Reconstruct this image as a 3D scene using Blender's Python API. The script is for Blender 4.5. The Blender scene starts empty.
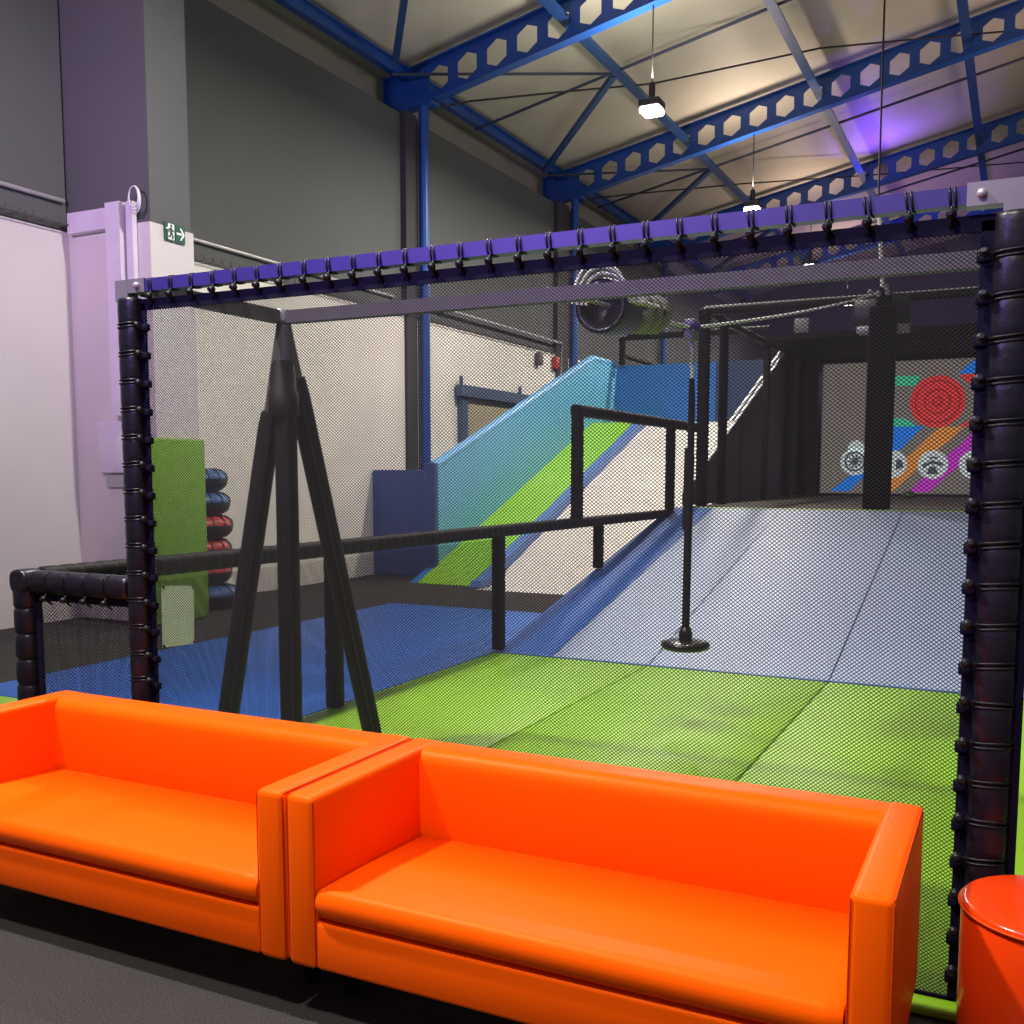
import bpy, bmesh, math, random
from mathutils import Vector, Matrix
random.seed(7)
sc = bpy.context.scene
C = sc.collection
PI = math.pi

# ------------------------------------------------------------------ materials
def new_mat(name):
    m = bpy.data.materials.new(name); m.use_nodes = True
    nt = m.node_tree; nt.nodes.clear()
    out = nt.nodes.new('ShaderNodeOutputMaterial')
    p = nt.nodes.new('ShaderNodeBsdfPrincipled')
    nt.links.new(p.outputs[0], out.inputs[0])
    return m, nt, p

def srgb(r, g, b):
    f = lambda c: (c/255/12.92) if c/255 <= .04045 else ((c/255+.055)/1.055)**2.4
    return (f(r), f(g), f(b), 1)

def mat(name, col, rough=.5, metal=0, var=.08, scale=6., bump=0., bscale=60., spec=.5, coat=0., emit=None, estr=0.):
    """painted surface: base colour softly varied by noise, fine bump"""
    m, nt, p = new_mat(name)
    tc = nt.nodes.new('ShaderNodeTexCoord')
    n = nt.nodes.new('ShaderNodeTexNoise'); n.inputs['Scale'].default_value = scale; n.inputs['Detail'].default_value = 3
    nt.links.new(tc.outputs['Object'], n.inputs['Vector'])
    mx = nt.nodes.new('ShaderNodeMix'); mx.data_type = 'RGBA'
    mx.inputs[6].default_value = tuple(c*(1-var) for c in col[:3])+(1,)
    mx.inputs[7].default_value = tuple(min(1, c*(1+var)) for c in col[:3])+(1,)
    nt.links.new(n.outputs['Fac'], mx.inputs[0])
    nt.links.new(mx.outputs[2], p.inputs['Base Color'])
    p.inputs['Roughness'].default_value = rough
    p.inputs['Metallic'].default_value = metal
    p.inputs['Specular IOR Level'].default_value = spec
    p.inputs['Coat Weight'].default_value = coat
    if bump:
        n2 = nt.nodes.new('ShaderNodeTexNoise'); n2.inputs['Scale'].default_value = bscale; n2.inputs['Detail'].default_value = 4
        nt.links.new(tc.outputs['Object'], n2.inputs['Vector'])
        b = nt.nodes.new('ShaderNodeBump'); b.inputs['Strength'].default_value = bump; b.inputs['Distance'].default_value = .01
        nt.links.new(n2.outputs['Fac'], b.inputs['Height']); nt.links.new(b.outputs[0], p.inputs['Normal'])
    if emit:
        p.inputs['Emission Color'].default_value = emit; p.inputs['Emission Strength'].default_value = estr
    return m

M = {}
M['orange'] = mat('orange_vinyl', (1.0, .105, .0015, 1), .42, var=.04, scale=3, bump=.05, bscale=170, spec=.25)
for n_ in M['orange'].node_tree.nodes:
    if n_.type == 'BSDF_PRINCIPLED': n_.inputs['Specular Tint'].default_value = (1, .35, .08, 1)
M['orange_seam'] = mat('orange_piping', (.72, .065, .002, 1), .6, spec=.15)
M['orange_red'] = mat('red_orange_vinyl', (.74, .045, .003, 1), .2, var=.05, scale=5, bump=.15, bscale=9, spec=.5)
M['black'] = mat('black_plastic', (.006, .006, .007, 1), .3)
M['pad'] = mat('black_padding_vinyl', (.006, .0045, .011, 1), .36, var=.2, scale=20, bump=.15, bscale=45, spec=.42)
M['dull_pad'] = mat('dull_black_padding', (.007, .0065, .008, 1), .6, bump=.1, spec=.16)
M['cord'] = mat('bungee_cord', (.006, .0055, .009, 1), .42, spec=.28)
M['purple_steel'] = mat('purple_wrapped_steel', (.028, .016, .150, 1), .42, var=.15, scale=12, spec=.5)
M['strap'] = mat('dark_violet_webbing', (.004, .003, .015, 1), .85, spec=.12)
M['grey_steel'] = mat('galvanised_steel', (.22, .20, .24, 1), .42, metal=.5, var=.15, scale=14)
M['dark_bar'] = mat('grey_box_steel', (.075, .066, .078, 1), .55, var=.12, spec=.3, scale=10)
M['net'] = mat('knotless_net_cord', (.010, .010, .013, 1), .7, spec=.2)
M['blue_steel'] = mat('blue_painted_steel', (.008, .062, .29, 1), .4, var=.12, scale=3)
M['dark_blue'] = mat('navy_painted_steel', (.012, .05, .18, 1), .45)
M['rod'] = mat('dark_rod', (.015, .022, .06, 1), .5)
M['cable'] = mat('black_cable', (.01, .01, .012, 1), .6)
M['white_rope'] = mat('white_rope', (.62, .62, .58, 1), .8, bump=.4, bscale=300)
M['yellow_rope'] = mat('yellowish_rope', (.42, .42, .20, 1), .8)
M['pipe'] = mat('pale_conduit', (.42, .40, .42, 1), .35, metal=.4)
M['tray'] = mat('wire_tray', (.10, .09, .10, 1), .5, metal=.4)
M['white_plastic'] = mat('white_plastic', (.62, .57, .66, 1), .4)
M['green_mat'] = mat('lime_vinyl_mat', (.22, .44, .012, 1), .45, var=.1, scale=2, bump=.06, bscale=25)
M['green_pad'] = mat('green_vinyl_pad', (.16, .34, .02, 1), .5)
M['dark_green'] = mat('dark_green_vinyl', (.05, .10, .015, 1), .5)
M['slide_green'] = mat('slide_lime', (.26, .56, .01, 1), .35)
M['blue_mat'] = mat('blue_vinyl_mat', (.006, .10, .48, 1), .5, var=.12, scale=2)
M['ramp'] = mat('pale_blue_ramp_vinyl', (.26, .325, .48, 1), .5, var=.06, scale=.8, bump=.05, bscale=8)
M['ramp_shade_lip'] = mat('royal_blue_ramp_shade_and_lip', (.05, .13, .42, 1), .35, var=.1)  # blue for the painted shade strip on the ramp, and for its lip
M['navy_pad'] = mat('navy_vinyl_pad', (.028, .06, .21, 1), .5)
M['sky_pad'] = mat('sky_blue_vinyl', (.13, .42, .68, 1), .4, var=.05)
M['sky_edge'] = mat('light_blue_vinyl_edge', (.16, .42, .75, 1), .4)
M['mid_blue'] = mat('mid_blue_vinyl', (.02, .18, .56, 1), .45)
M['dimmed_blue'] = mat('dimmed_blue_vinyl', (.02, .05, .13, 1), .5)  # blue panel colour with the dimming painted in
M['divider'] = mat('divider_blue', (.10, .20, .52, 1), .4)
M['slide_white'] = mat('slide_cream_vinyl', (.68, .645, .61, 1), .4, var=.05, bump=.1, bscale=4)
M['dark_panel'] = mat('charcoal_panel', (.042, .036, .044, 1), .6, var=.15, scale=1)
M['pier_grey'] = mat('dark_grey_paint', (.030, .028, .036, 1), .7, var=.1)
M['soffit'] = mat('black_soffit', (.006, .005, .007, 1), .8, spec=.1)
M['platform'] = mat('platform_carpet', (.055, .045, .045, 1), .9)
M['lamp'] = mat('lamp_diffuser', (1, 1, 1, 1), .5, emit=(1, .93, .78, 1), estr=60)
M['lamp_body'] = mat('lamp_casing', (.03, .03, .035, 1), .4)
M['sign_green'] = mat('exit_sign_green', (.004, .075, .045, 1), .4, var=.02)
M['sign_white'] = mat('exit_sign_white', (.8, .85, .82, 1), .4, var=.02)
M['tube_black'] = mat('tube_black_rubber', (.012, .012, .014, 1), .4)
M['tube_blue'] = mat('tube_blue_cover', (.04, .11, .33, 1), .4, var=.3, scale=14)
M['tube_red'] = mat('tube_red_cover', (.42, .03, .035, 1), .4, var=.3, scale=14)
M['foam'] = mat('grey_foam', (.24, .23, .215, 1), .8)
M['notice'] = mat('white_sheet', (.88, .88, .90, 1), .6)
M['door_panel'] = mat('cream_door', (.42, .36, .24, 1), .6)
M['steel_blue'] = mat('blue_grey_rail', (.06, .09, .17, 1), .45)
M['screen'] = mat('projection_panel', (.10, .085, .075, 1), .6, emit=(.34, .30, .27, 1), estr=.5)
def glow(name, rgb, s=.55): return mat(name, tuple(c*.5 for c in rgb[:3])+(1,), .6, var=.02, emit=rgb, estr=s)
M['g_red'] = glow('projected_red', srgb(225, 62, 62), .8)
M['g_darkred'] = glow('projected_dark_red', srgb(170, 40, 44), .7)
M['g_green'] = glow('projected_teal', srgb(70, 205, 160), .7)
M['g_blue'] = glow('projected_blue', srgb(25, 135, 245), .75)
M['g_orange'] = glow('projected_orange', srgb(225, 150, 70), .75)
M['g_magenta'] = glow('projected_magenta', srgb(205, 55, 205), .75)
M['g_white'] = glow('projected_white', srgb(215, 225, 225), .7)
M['g_grey'] = glow('projected_grey', srgb(85, 95, 98), .6)

def wall_mat(name, low, high, split):
    """two-tone painted wall: colour changes at height `split`, with stains and trowel bump"""
    m, nt, p = new_mat(name)
    g = nt.nodes.new('ShaderNodeNewGeometry')
    sep = nt.nodes.new('ShaderNodeSeparateXYZ'); nt.links.new(g.outputs['Position'], sep.inputs[0])
    n = nt.nodes.new('ShaderNodeTexNoise'); n.inputs['Scale'].default_value = .9; n.inputs['Detail'].default_value = 6
    nt.links.new(g.outputs['Position'], n.inputs['Vector'])
    gt = nt.nodes.new('ShaderNodeMath'); gt.operation = 'GREATER_THAN'; gt.inputs[1].default_value = split
    nt.links.new(sep.outputs['Z'], gt.inputs[0])
    mx = nt.nodes.new('ShaderNodeMix'); mx.data_type = 'RGBA'
    mx.inputs[6].default_value = low; mx.inputs[7].default_value = high
    nt.links.new(gt.outputs[0], mx.inputs[0])
    rmp = nt.nodes.new('ShaderNodeMapRange'); rmp.inputs[3].default_value = .88; rmp.inputs[4].default_value = 1.08
    nt.links.new(n.outputs['Fac'], rmp.inputs[0])
    ml = nt.nodes.new('ShaderNodeMix'); ml.data_type = 'RGBA'; ml.blend_type = 'MULTIPLY'; ml.inputs[0].default_value = 1
    nt.links.new(mx.outputs[2], ml.inputs[6]); nt.links.new(rmp.outputs[0], ml.inputs[7])
    nt.links.new(ml.outputs[2], p.inputs['Base Color'])
    n2 = nt.nodes.new('ShaderNodeTexNoise'); n2.inputs['Scale'].default_value = 14; n2.inputs['Detail'].default_value = 5
    nt.links.new(g.outputs['Position'], n2.inputs['Vector'])
    b = nt.nodes.new('ShaderNodeBump'); b.inputs['Strength'].default_value = .12; b.inputs['Distance'].default_value = .02
    nt.links.new(n2.outputs['Fac'], b.inputs['Height']); nt.links.new(b.outputs[0], p.inputs['Normal'])
    p.inputs['Roughness'].default_value = .75
    return m
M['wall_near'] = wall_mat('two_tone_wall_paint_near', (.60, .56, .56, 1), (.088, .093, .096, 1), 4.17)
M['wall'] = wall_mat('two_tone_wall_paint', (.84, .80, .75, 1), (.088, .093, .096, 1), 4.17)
M['wall_band'] = wall_mat('pale_eaves_band', (.36, .34, .30, 1), (.36, .34, .30, 1), 4)
M['far'] = wall_mat('dark_far_wall', (.035, .03, .045, 1), (.055, .04, .075, 1), 4)

def floor_mat():
    m, nt, p = new_mat('grey_carpet')
    tc = nt.nodes.new('ShaderNodeTexCoord')
    n = nt.nodes.new('ShaderNodeTexNoise'); n.inputs['Scale'].default_value = 180; n.inputs['Detail'].default_value = 4
    n1 = nt.nodes.new('ShaderNodeTexNoise'); n1.inputs['Scale'].default_value = 2.2; n1.inputs['Detail'].default_value = 4
    for k in (n, n1): nt.links.new(tc.outputs['Object'], k.inputs['Vector'])
    cr = nt.nodes.new('ShaderNodeValToRGB')
    cr.color_ramp.elements[0].position = .3; cr.color_ramp.elements[0].color = (.022, .020, .021, 1)
    cr.color_ramp.elements[1].position = .75; cr.color_ramp.elements[1].color = (.078, .071, .072, 1)
    nt.links.new(n.outputs['Fac'], cr.inputs[0])
    rmp = nt.nodes.new('ShaderNodeMapRange'); rmp.inputs[3].default_value = .8; rmp.inputs[4].default_value = 1.15
    nt.links.new(n1.outputs['Fac'], rmp.inputs[0])
    ml = nt.nodes.new('ShaderNodeMix'); ml.data_type = 'RGBA'; ml.blend_type = 'MULTIPLY'; ml.inputs[0].default_value = 1
    nt.links.new(cr.outputs[0], ml.inputs[6]); nt.links.new(rmp.outputs[0], ml.inputs[7])
    nt.links.new(ml.outputs[2], p.inputs['Base Color'])
    b = nt.nodes.new('ShaderNodeBump'); b.inputs['Strength'].default_value = .5; b.inputs['Distance'].default_value = .006
    nt.links.new(n.outputs['Fac'], b.inputs['Height']); nt.links.new(b.outputs[0], p.inputs['Normal'])
    p.inputs['Roughness'].default_value = .95; p.inputs['Specular IOR Level'].default_value = .1
    return m
M['carpet'] = floor_mat()

def ceiling_mat():
    """cream roof lining sheets: faint ribs across the slope and slight sag shading"""
    m, nt, p = new_mat('cream_roof_lining')
    g = nt.nodes.new('ShaderNodeNewGeometry')
    w = nt.nodes.new('ShaderNodeTexWave'); w.wave_type = 'BANDS'; w.bands_direction = 'Y'; w.inputs['Scale'].default_value = 1.3
    w.inputs['Distortion'].default_value = .3
    nt.links.new(g.outputs['Position'], w.inputs['Vector'])
    n = nt.nodes.new('ShaderNodeTexNoise'); n.inputs['Scale'].default_value = .35; n.inputs['Detail'].default_value = 3
    nt.links.new(g.outputs['Position'], n.inputs['Vector'])
    cr = nt.nodes.new('ShaderNodeValToRGB')
    cr.color_ramp.elements[0].color = (.40, .36, .29, 1); cr.color_ramp.elements[1].color = (.56, .52, .43, 1)
    nt.links.new(n.outputs['Fac'], cr.inputs[0]); nt.links.new(cr.outputs[0], p.inputs['Base Color'])
    b = nt.nodes.new('ShaderNodeBump'); b.inputs['Strength'].default_value = .06; b.inputs['Distance'].default_value = .02
    nt.links.new(w.outputs['Fac'], b.inputs['Height']); nt.links.new(b.outputs[0], p.inputs['Normal'])
    p.inputs['Roughness'].default_value = .55
    return m
M['ceiling'] = ceiling_mat()

# ------------------------------------------------------------------ mesh helpers
class MB:
    def __init__(s): s.v = []; s.f = []; s.mi = []; s.sm = []
    def add(s, vs, fs, mi=0, smooth=False):
        o = len(s.v); s.v += [tuple(v) for v in vs]
        for f in fs: s.f.append([i+o for i in f]); s.mi.append(mi); s.sm.append(smooth)
    def box(s, lo, hi, mi=0):
        x0, y0, z0 = lo; x1, y1, z1 = hi
        s.add([(x0,y0,z0),(x1,y0,z0),(x1,y1,z0),(x0,y1,z0),(x0,y0,z1),(x1,y0,z1),(x1,y1,z1),(x0,y1,z1)],
              [(0,3,2,1),(4,5,6,7),(0,1,5,4),(1,2,6,5),(2,3,7,6),(3,0,4,7)], mi)
    def rbox(s, lo, hi, r, mi=0, seg=3):
        bm = bmesh.new(); bmesh.ops.create_cube(bm, size=1)
        for v in bm.verts:
            v.co = Vector([lo[i]+(v.co[i]+.5)*(hi[i]-lo[i]) for i in range(3)])
        bmesh.ops.bevel(bm, geom=bm.edges[:], offset=r, segments=seg, affect='EDGES', profile=.5)
        bm.verts.index_update()
        s.add([v.co[:] for v in bm.verts], [[v.index for v in f.verts] for f in bm.faces], mi, True); bm.free()
    def bar(s, p0, p1, w, h, mi=0, up=(0,0,1)):
        p0 = Vector(p0); p1 = Vector(p1); d = (p1-p0).normalized(); u = Vector(up)
        if abs(d.dot(u)) > .98: u = Vector((0,1,0))
        r = d.cross(u).normalized(); u = r.cross(d)
        vs = []
        for p in (p0, p1):
            for a, b in ((-1,-1),(1,-1),(1,1),(-1,1)): vs.append(p+r*(a*w/2)+u*(b*h/2))
        s.add(vs, [(0,3,2,1)[::-1],(4,5,6,7)[::-1],(0,1,5,4)[::-1],(1,2,6,5)[::-1],(2,3,7,6)[::-1],(3,0,4,7)[::-1]], mi)
    def tube(s, pts, r, n=8, mi=0, closed=False, caps=True):
        P = [Vector(p) for p in pts]; k = len(P)
        rr = r if isinstance(r, (list, tuple)) else [r]*k
        u = None; vs = []
        for i, p in enumerate(P):
            a = P[(i-1) % k] if (closed or i > 0) else p
            b = P[(i+1) % k] if (closed or i < k-1) else p
            d = (b-a).normalized()
            if u is None:
                u = Vector((0,0,1)) if abs(d.z) < .9 else Vector((1,0,0))
            u = (u-d*u.dot(d)); u.normalize(); w = d.cross(u)
            for j in range(n):
                t = 2*PI*j/n; vs.append(p+(u*math.cos(t)+w*math.sin(t))*rr[i])
        fs = []
        for i in range(k if closed else k-1):
            i2 = (i+1) % k
            for j in range(n):
                j2 = (j+1) % n; fs.append((i*n+j, i*n+j2, i2*n+j2, i2*n+j))
        s.add(vs, fs, mi, True)
        if caps and not closed:
            s.add(vs[:n], [tuple(range(n))[::-1]], mi); s.add(vs[-n:], [tuple(range(n))], mi)
    def lathe(s, prof, n=24, origin=(0,0,0), axis='z', mi=0, smooth=True):
        o = Vector(origin); vs = []
        for r, h in prof:
            for j in range(n):
                t = 2*PI*j/n; a, b = r*math.cos(t), r*math.sin(t)
                vs.append(o+Vector({'z':(a,b,h),'y':(b,h,a),'x':(h,a,b)}[axis]))
        fs = []
        for i in range(len(prof)-1):
            for j in range(n):
                j2 = (j+1) % n; fs.append((i*n+j, i*n+j2, (i+1)*n+j2, (i+1)*n+j))
        s.add(vs, fs, mi, smooth)
    def ball(s, c, r, n=10, mi=0):
        s.lathe([(max(1e-5, r*math.sin(PI*i/8)), -r*math.cos(PI*i/8)) for i in range(9)], n, c, 'z', mi)
    def poly(s, pts, mi=0): s.add(pts, [tuple(range(len(pts)))], mi)
    def extrude(s, pts, d, mi=0, smooth=False):
        n = len(pts); d = Vector(d)
        vs = [Vector(p) for p in pts]+[Vector(p)+d for p in pts]
        s.add(vs, [tuple(range(n))[::-1], tuple(range(n, 2*n))], mi)
        s.add(vs, [(i, (i+1) % n, n+(i+1) % n, n+i) for i in range(n)], mi, smooth)
    def pad(s, p0, p1, w, d, pitch, mi=0, bulge=.07, n=16, axis_up=None):
        """cinched foam sleeve: rounded square section that pinches in at every tie"""
        p0 = Vector(p0); p1 = Vector(p1); L = (p1-p0).length; dr = (p1-p0).normalized()
        ref = Vector((1,0,0)) if abs(dr.x) < .7 else Vector((0,1,0))
        u = (ref-dr*ref.dot(dr)).normalized(); v = dr.cross(u)
        k = max(1, round(L/pitch)); prof = [0, .04, .12, .3, .5, .7, .88, .96]
        ts = [(i+q)/k for i in range(k) for q in prof]+[1.0]
        vs = []
        for t in ts:
            q = (t*k) % 1.0; e = min(q, 1-q)
            sc_ = 1-bulge*1.6*math.exp(-e*22)+bulge*.35*math.sin(PI*q)
            if t in (0.0, 1.0): sc_ *= .9
            for j in range(n):
                a = 2*PI*j/n; ca, sa = math.cos(a), math.sin(a)
                f = (abs(ca)**3.2+abs(sa)**3.2)**(-1/3.2)
                vs.append(p0+dr*(t*L)+u*(ca*f*w/2*sc_)+v*(sa*f*d/2*sc_))
        m = len(ts)
        s.add(vs, [(i*n+j, i*n+(j+1) % n, (i+1)*n+(j+1) % n, (i+1)*n+j) for i in range(m-1) for j in range(n)], mi, True)
        s.add(vs[:n], [tuple(range(n))[::-1]], mi); s.add(vs[-n:], [tuple(range(n))], mi)
    def build(s, name, mats, parent=None, loc=None):
        me = bpy.data.meshes.new(name)
        o0 = Vector(loc) if loc is not None else Vector((0,0,0))
        me.from_pydata([tuple(Vector(v)-o0) for v in s.v], [], s.f)
        for m_ in (mats if isinstance(mats, (list, tuple)) else [mats]): me.materials.append(m_)
        me.polygons.foreach_set('material_index', s.mi); me.polygons.foreach_set('use_smooth', s.sm)
        bm = bmesh.new(); bm.from_mesh(me)
        bmesh.ops.recalc_face_normals(bm, faces=bm.faces[:]); bm.to_mesh(me); bm.free()
        me.update()
        o = bpy.data.objects.new(name, me); C.objects.link(o); o.location = o0
        if parent is not None:
            o.parent = parent; o.matrix_parent_inverse = world(parent).inverted()
        return o
def world(o):
    m = Matrix.LocRotScale(o.location, o.rotation_euler, o.scale)
    return world(o.parent) @ o.matrix_parent_inverse @ m if o.parent else m

def tag(o, label, cat, group=None):
    o['label'] = label; o['category'] = cat
    if group: o['group'] = group
    return o
def thing(name, label, cat, loc=(0,0,0), group=None):
    o = bpy.data.objects.new(name, None); C.objects.link(o); o.location = loc; o.empty_display_size = .1
    return tag(o, label, cat, group)
def struct(mb, name, mats):
    o = mb.build(name, mats); o['kind'] = 'structure'; return o
def copy_tree(o, parent=None):
    c = o.copy(); C.objects.link(c)
    if parent is not None: c.parent = parent
    for ch in list(o.children): copy_tree(ch, c)
    return c

# ------------------------------------------------------------------ room shell
XW = -9.15
m = MB(); m.box((-14, -5, -.2), (6, 40, 0)); struct(m, 'floor', M['carpet'])
m = MB()                                    # long left wall: white below, grey above
m.box((-9.6, 8.63, 0), (XW, 39.78, 4.17)); m.box((-9.6, 8.63, 4.17), (XW-.05, 39.78, 7.37))
struct(m, 'wall_left', M['wall'])
m = MB(); m.box((-10.4, 8.63, 7.2), (-9.98, 39.78, 8.4)); struct(m, 'wall_left_eaves', M['wall_band'])
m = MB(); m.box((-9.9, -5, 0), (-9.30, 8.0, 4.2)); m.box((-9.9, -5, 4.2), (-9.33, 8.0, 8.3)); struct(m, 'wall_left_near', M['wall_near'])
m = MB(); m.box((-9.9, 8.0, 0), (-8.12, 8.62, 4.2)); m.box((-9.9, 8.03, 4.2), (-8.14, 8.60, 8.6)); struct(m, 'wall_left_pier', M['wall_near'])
m = MB(); m.box((-10.4, 39.8, 0), (6, 40.2, 13)); struct(m, 'wall_back', M['far'])
zr = lambda x: 8.47+.208*(x+9)
m = MB(); m.extrude([(-10.4,-5,zr(-10.4)), (6,-5,zr(6)), (6,-5,zr(6)+.15), (-10.4,-5,zr(-10.4)+.15)], (0, 45.2, 0)); struct(m, 'ceiling', M['ceiling'])
for i, (ya, yb) in enumerate(((14.48, 14.80), (20.55, 21.15))):
    m = MB(); m.box((-9.3, ya, 0), (-9.1, yb, 7.40)); struct(m, 'trim_%d' % (i+1), M['pier_grey'])

# roof frames -------------------------------------------------------
zb = lambda x: 7.70+.208*(x+9)              # underside of a rafter
beam_words = ['nearest one, cut by the top photo edge', 'second from the camera, above the purple bar', 'third from the camera, lit violet', 'farthest one, seen through the net']
def rafter(y, label):
    t = thing('cellular_rafter', label, 'rafter', (-9.8, y, zb(-9.8)), 'blue roof rafters')
    x0, x1, D, pitch, xs = -9.84, 3.2, .63, .535, -8.84
    web = MB()
    S = lambda x, q: (x, y, zb(x)+q)
    th = .012
    def plate(pts):                          # convex piece of the web, with thickness
        web.extrude([(p[0], y-th/2, p[2]) for p in pts], (0, th, 0))
    plate([S(x0,0), S(xs-pitch/2,0), S(xs-pitch/2,D), S(x0,D)])
    x = xs
    hw, hh = .175, .21
    while x < x1-pitch:
        a, b = x-pitch/2, x+pitch/2; c = D/2
        plate([S(a,0), S(x,0), S(x,c-hh), S(x-hw,c-hh*.55), S(a,c-hh*.55)])
        plate([S(x,0), S(b,0), S(b,c-hh*.55), S(x+hw,c-hh*.55), S(x,c-hh)])
        plate([S(a,D), S(x,D), S(x,c+hh), S(x-hw,c+hh*.55), S(a,c+hh*.55)])
        plate([S(x,D), S(b,D), S(b,c+hh*.55), S(x+hw,c+hh*.55), S(x,c+hh)])
        plate([S(a,c-hh*.55), S(x-hw,c-hh*.55), S(x-hw,c+hh*.55), S(a,c+hh*.55)])
        plate([S(x+hw,c-hh*.55), S(b,c-hh*.55), S(b,c+hh*.55), S(x+hw,c+hh*.55)])
        x += pitch
    plate([S(x-pitch/2,0), S(x1,0), S(x1,D), S(x-pitch/2,D)])
    web.build('web_plate', M['blue_steel'], t)
    for q in (0, D):
        f = MB(); f.bar(S(x0,q), S(x1,q), .2, .022); f.build('flange', M['blue_steel'], t)
    e = MB(); e.box((x0-.02, y-.12, zb(x0)-.03), (x0+.01, y+.12, zb(x0)+D+.03)); e.build('end_plate', M['blue_steel'], t)
    return t
YB = (15.1, 21.5, 27.9, 34.3)
for y, w in zip(YB, beam_words): rafter(y, 'blue rafter with hexagonal holes, '+w)

col_lab = ['blue round wall column standing under the nearest roof rafter', 'blue wall column beside the top of the light blue slide wall', 'dim blue wall column behind the hanging brake drum']
for y, w in zip(YB, col_lab):
    t = thing('steel_column', w, 'column', (-9.0, y, 0), 'blue wall columns')
    c = MB(); c.tube([(-9.06,y-.12,0), (-9.06,y-.12,7.62)], .085, 14); c.build('shaft', M['blue_steel'], t)
    c = MB(); c.box((-9.14,y-.22,7.60), (-8.86,y+.06,7.66)); c.build('cap_plate', M['blue_steel'], t)
    c = MB(); c.tube([(-9.1,y-.26,0), (-9.1,y-.26,7.37)], .014, 6); c.build('downpipe', M['cable'], t)

tag((lambda b: (b.bar((-9.5,5,8.19), (-9.5,39.5,8.19), .14, .15), b.bar((-9.46,5,8.275), (-9.46,39.5,8.275), .2, .02), b.build('eaves_beam', M['blue_steel'], None, (-9.5,5,8.19)))[2])(MB()),
    'long blue eaves beam running along the top of the left wall', 'beam')
st_lab = ['blue roof strut running lengthwise, nearest to the left wall', 'blue roof strut running lengthwise above the middle of the cage', 'blue roof strut running lengthwise near the right edge']
for x, w in zip((-6.6, -3.93, -1.28), st_lab):
    b = MB(); z = zb(x)+.36
    b.bar((x,6,z), (x,39.5,z), .12, .13); b.bar((x+.03,6,z-.06), (x+.03,39.5,z-.06), .17, .015)
    tag(b.build('roof_strut', M['dark_blue'], None, (x,6,z)), w, 'roof strut', 'lengthwise roof struts')
# braces between the rafters
zc = lambda x, q=.36: zb(x)+q
def rod(name, p, q, r, label, m_='rod', square=False, group='roof braces'):
    b = MB()
    if square: b.bar(p, q, r*2, r*2)
    else: b.tube([p, q], r, 8)
    tag(b.build(name, M[m_], None, p), label, 'roof brace', group)
near = ('in the nearest full roof bay', 'in the second roof bay', 'in the third roof bay')
for i, y in enumerate((17.38, 23.6, 30.0)):
    rod('tie_rod', (-9.4,y,zc(-9.4)), (3,y,zc(3)), .028, 'straight dark tie rod rising across the lining '+near[i])
    rod('thin_brace', (-9.35,y-2.9,zc(-9.35)), (-6.68,y+.05,zc(-6.68)), .024, 'thin dark diagonal rod from eaves beam to strut '+near[i])
    rod('diagonal_brace', (-6.68,y+.1,zc(-6.68)), (-9.35,y+3.0,zc(-9.35)), .05, 'thicker blue diagonal brace from strut to eaves beam '+near[i], 'dark_blue', True)
rod('diagonal_brace', (-9.1,14.2,zc(-9.1)), (-6.75,11.1,zc(-6.75)), .05, 'blue diagonal brace at the top edge, left of the nearest rafter', 'dark_blue', True)
def sagline(p, q, sag, n=14):
    p = Vector(p); q = Vector(q)
    return [p.lerp(q, i/n)-Vector((0,0,sag*4*(i/n)*(1-i/n))) for i in range(n+1)]
runs = ([(-9.0,15.3,7.66), (-8.88,16.24,8.05), (-7.61,17.23,8.32), (-6.27,18.31,8.6), (-3.55,19.5,9.16), (-1.92,20.77,9.5), (-.32,22.08,9.84), (2,24,10.3)],
        [(-9.0,21.6,7.66), (-9.25,22.83,7.98), (-8.63,23.3,8.11), (-6.37,25.3,8.58), (-3.68,28.0,9.14), (-.29,31.13,9.84), (2,33.2,10.3)])
for i, pts in enumerate(runs):
    b = MB(); b.tube(pts, .017, 6)
    tag(b.build('hanging_cable', M['cable'], None, pts[0]), ('black cable strung from the nearest column across the roof', 'thin black cable strung from the second column across the roof')[i], 'cable')

# ceiling lamps -----------------------------------------------------
lamp_lab = ['bright pendant lamp nearest the camera, under the first rafter', 'pendant lamp just above the purple top bar', 'small pendant lamp seen through the net above the grey crossbar', 'farthest pendant lamp glowing left of the black pillar']
for y, w in zip(YB, lamp_lab):
    x, z = -5.17, 7.0
    t = thing('pendant_lamp', w, 'lamp', (x,y,z), 'pendant lamps')
    b = MB(); b.tube([(x,y,zb(x)-.013), (x,y,z+.3)], .010, 6); b.build('wire', M['cable'], t)
    b = MB(); b.tube([(x,y,z+.38), (x,y,z+.12)], .05, 10); b.build('driver', M['lamp_body'], t)
    b = MB(); b.rbox((x-.16,y-.16,z+.02), (x+.16,y+.16,z+.13), .02); b.build('casing', M['lamp_body'], t)
    b = MB(); b.rbox((x-.15,y-.15,z-.07), (x+.15,y+.15,z+.015), .03); b.build('diffuser', M['lamp'], t)

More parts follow.
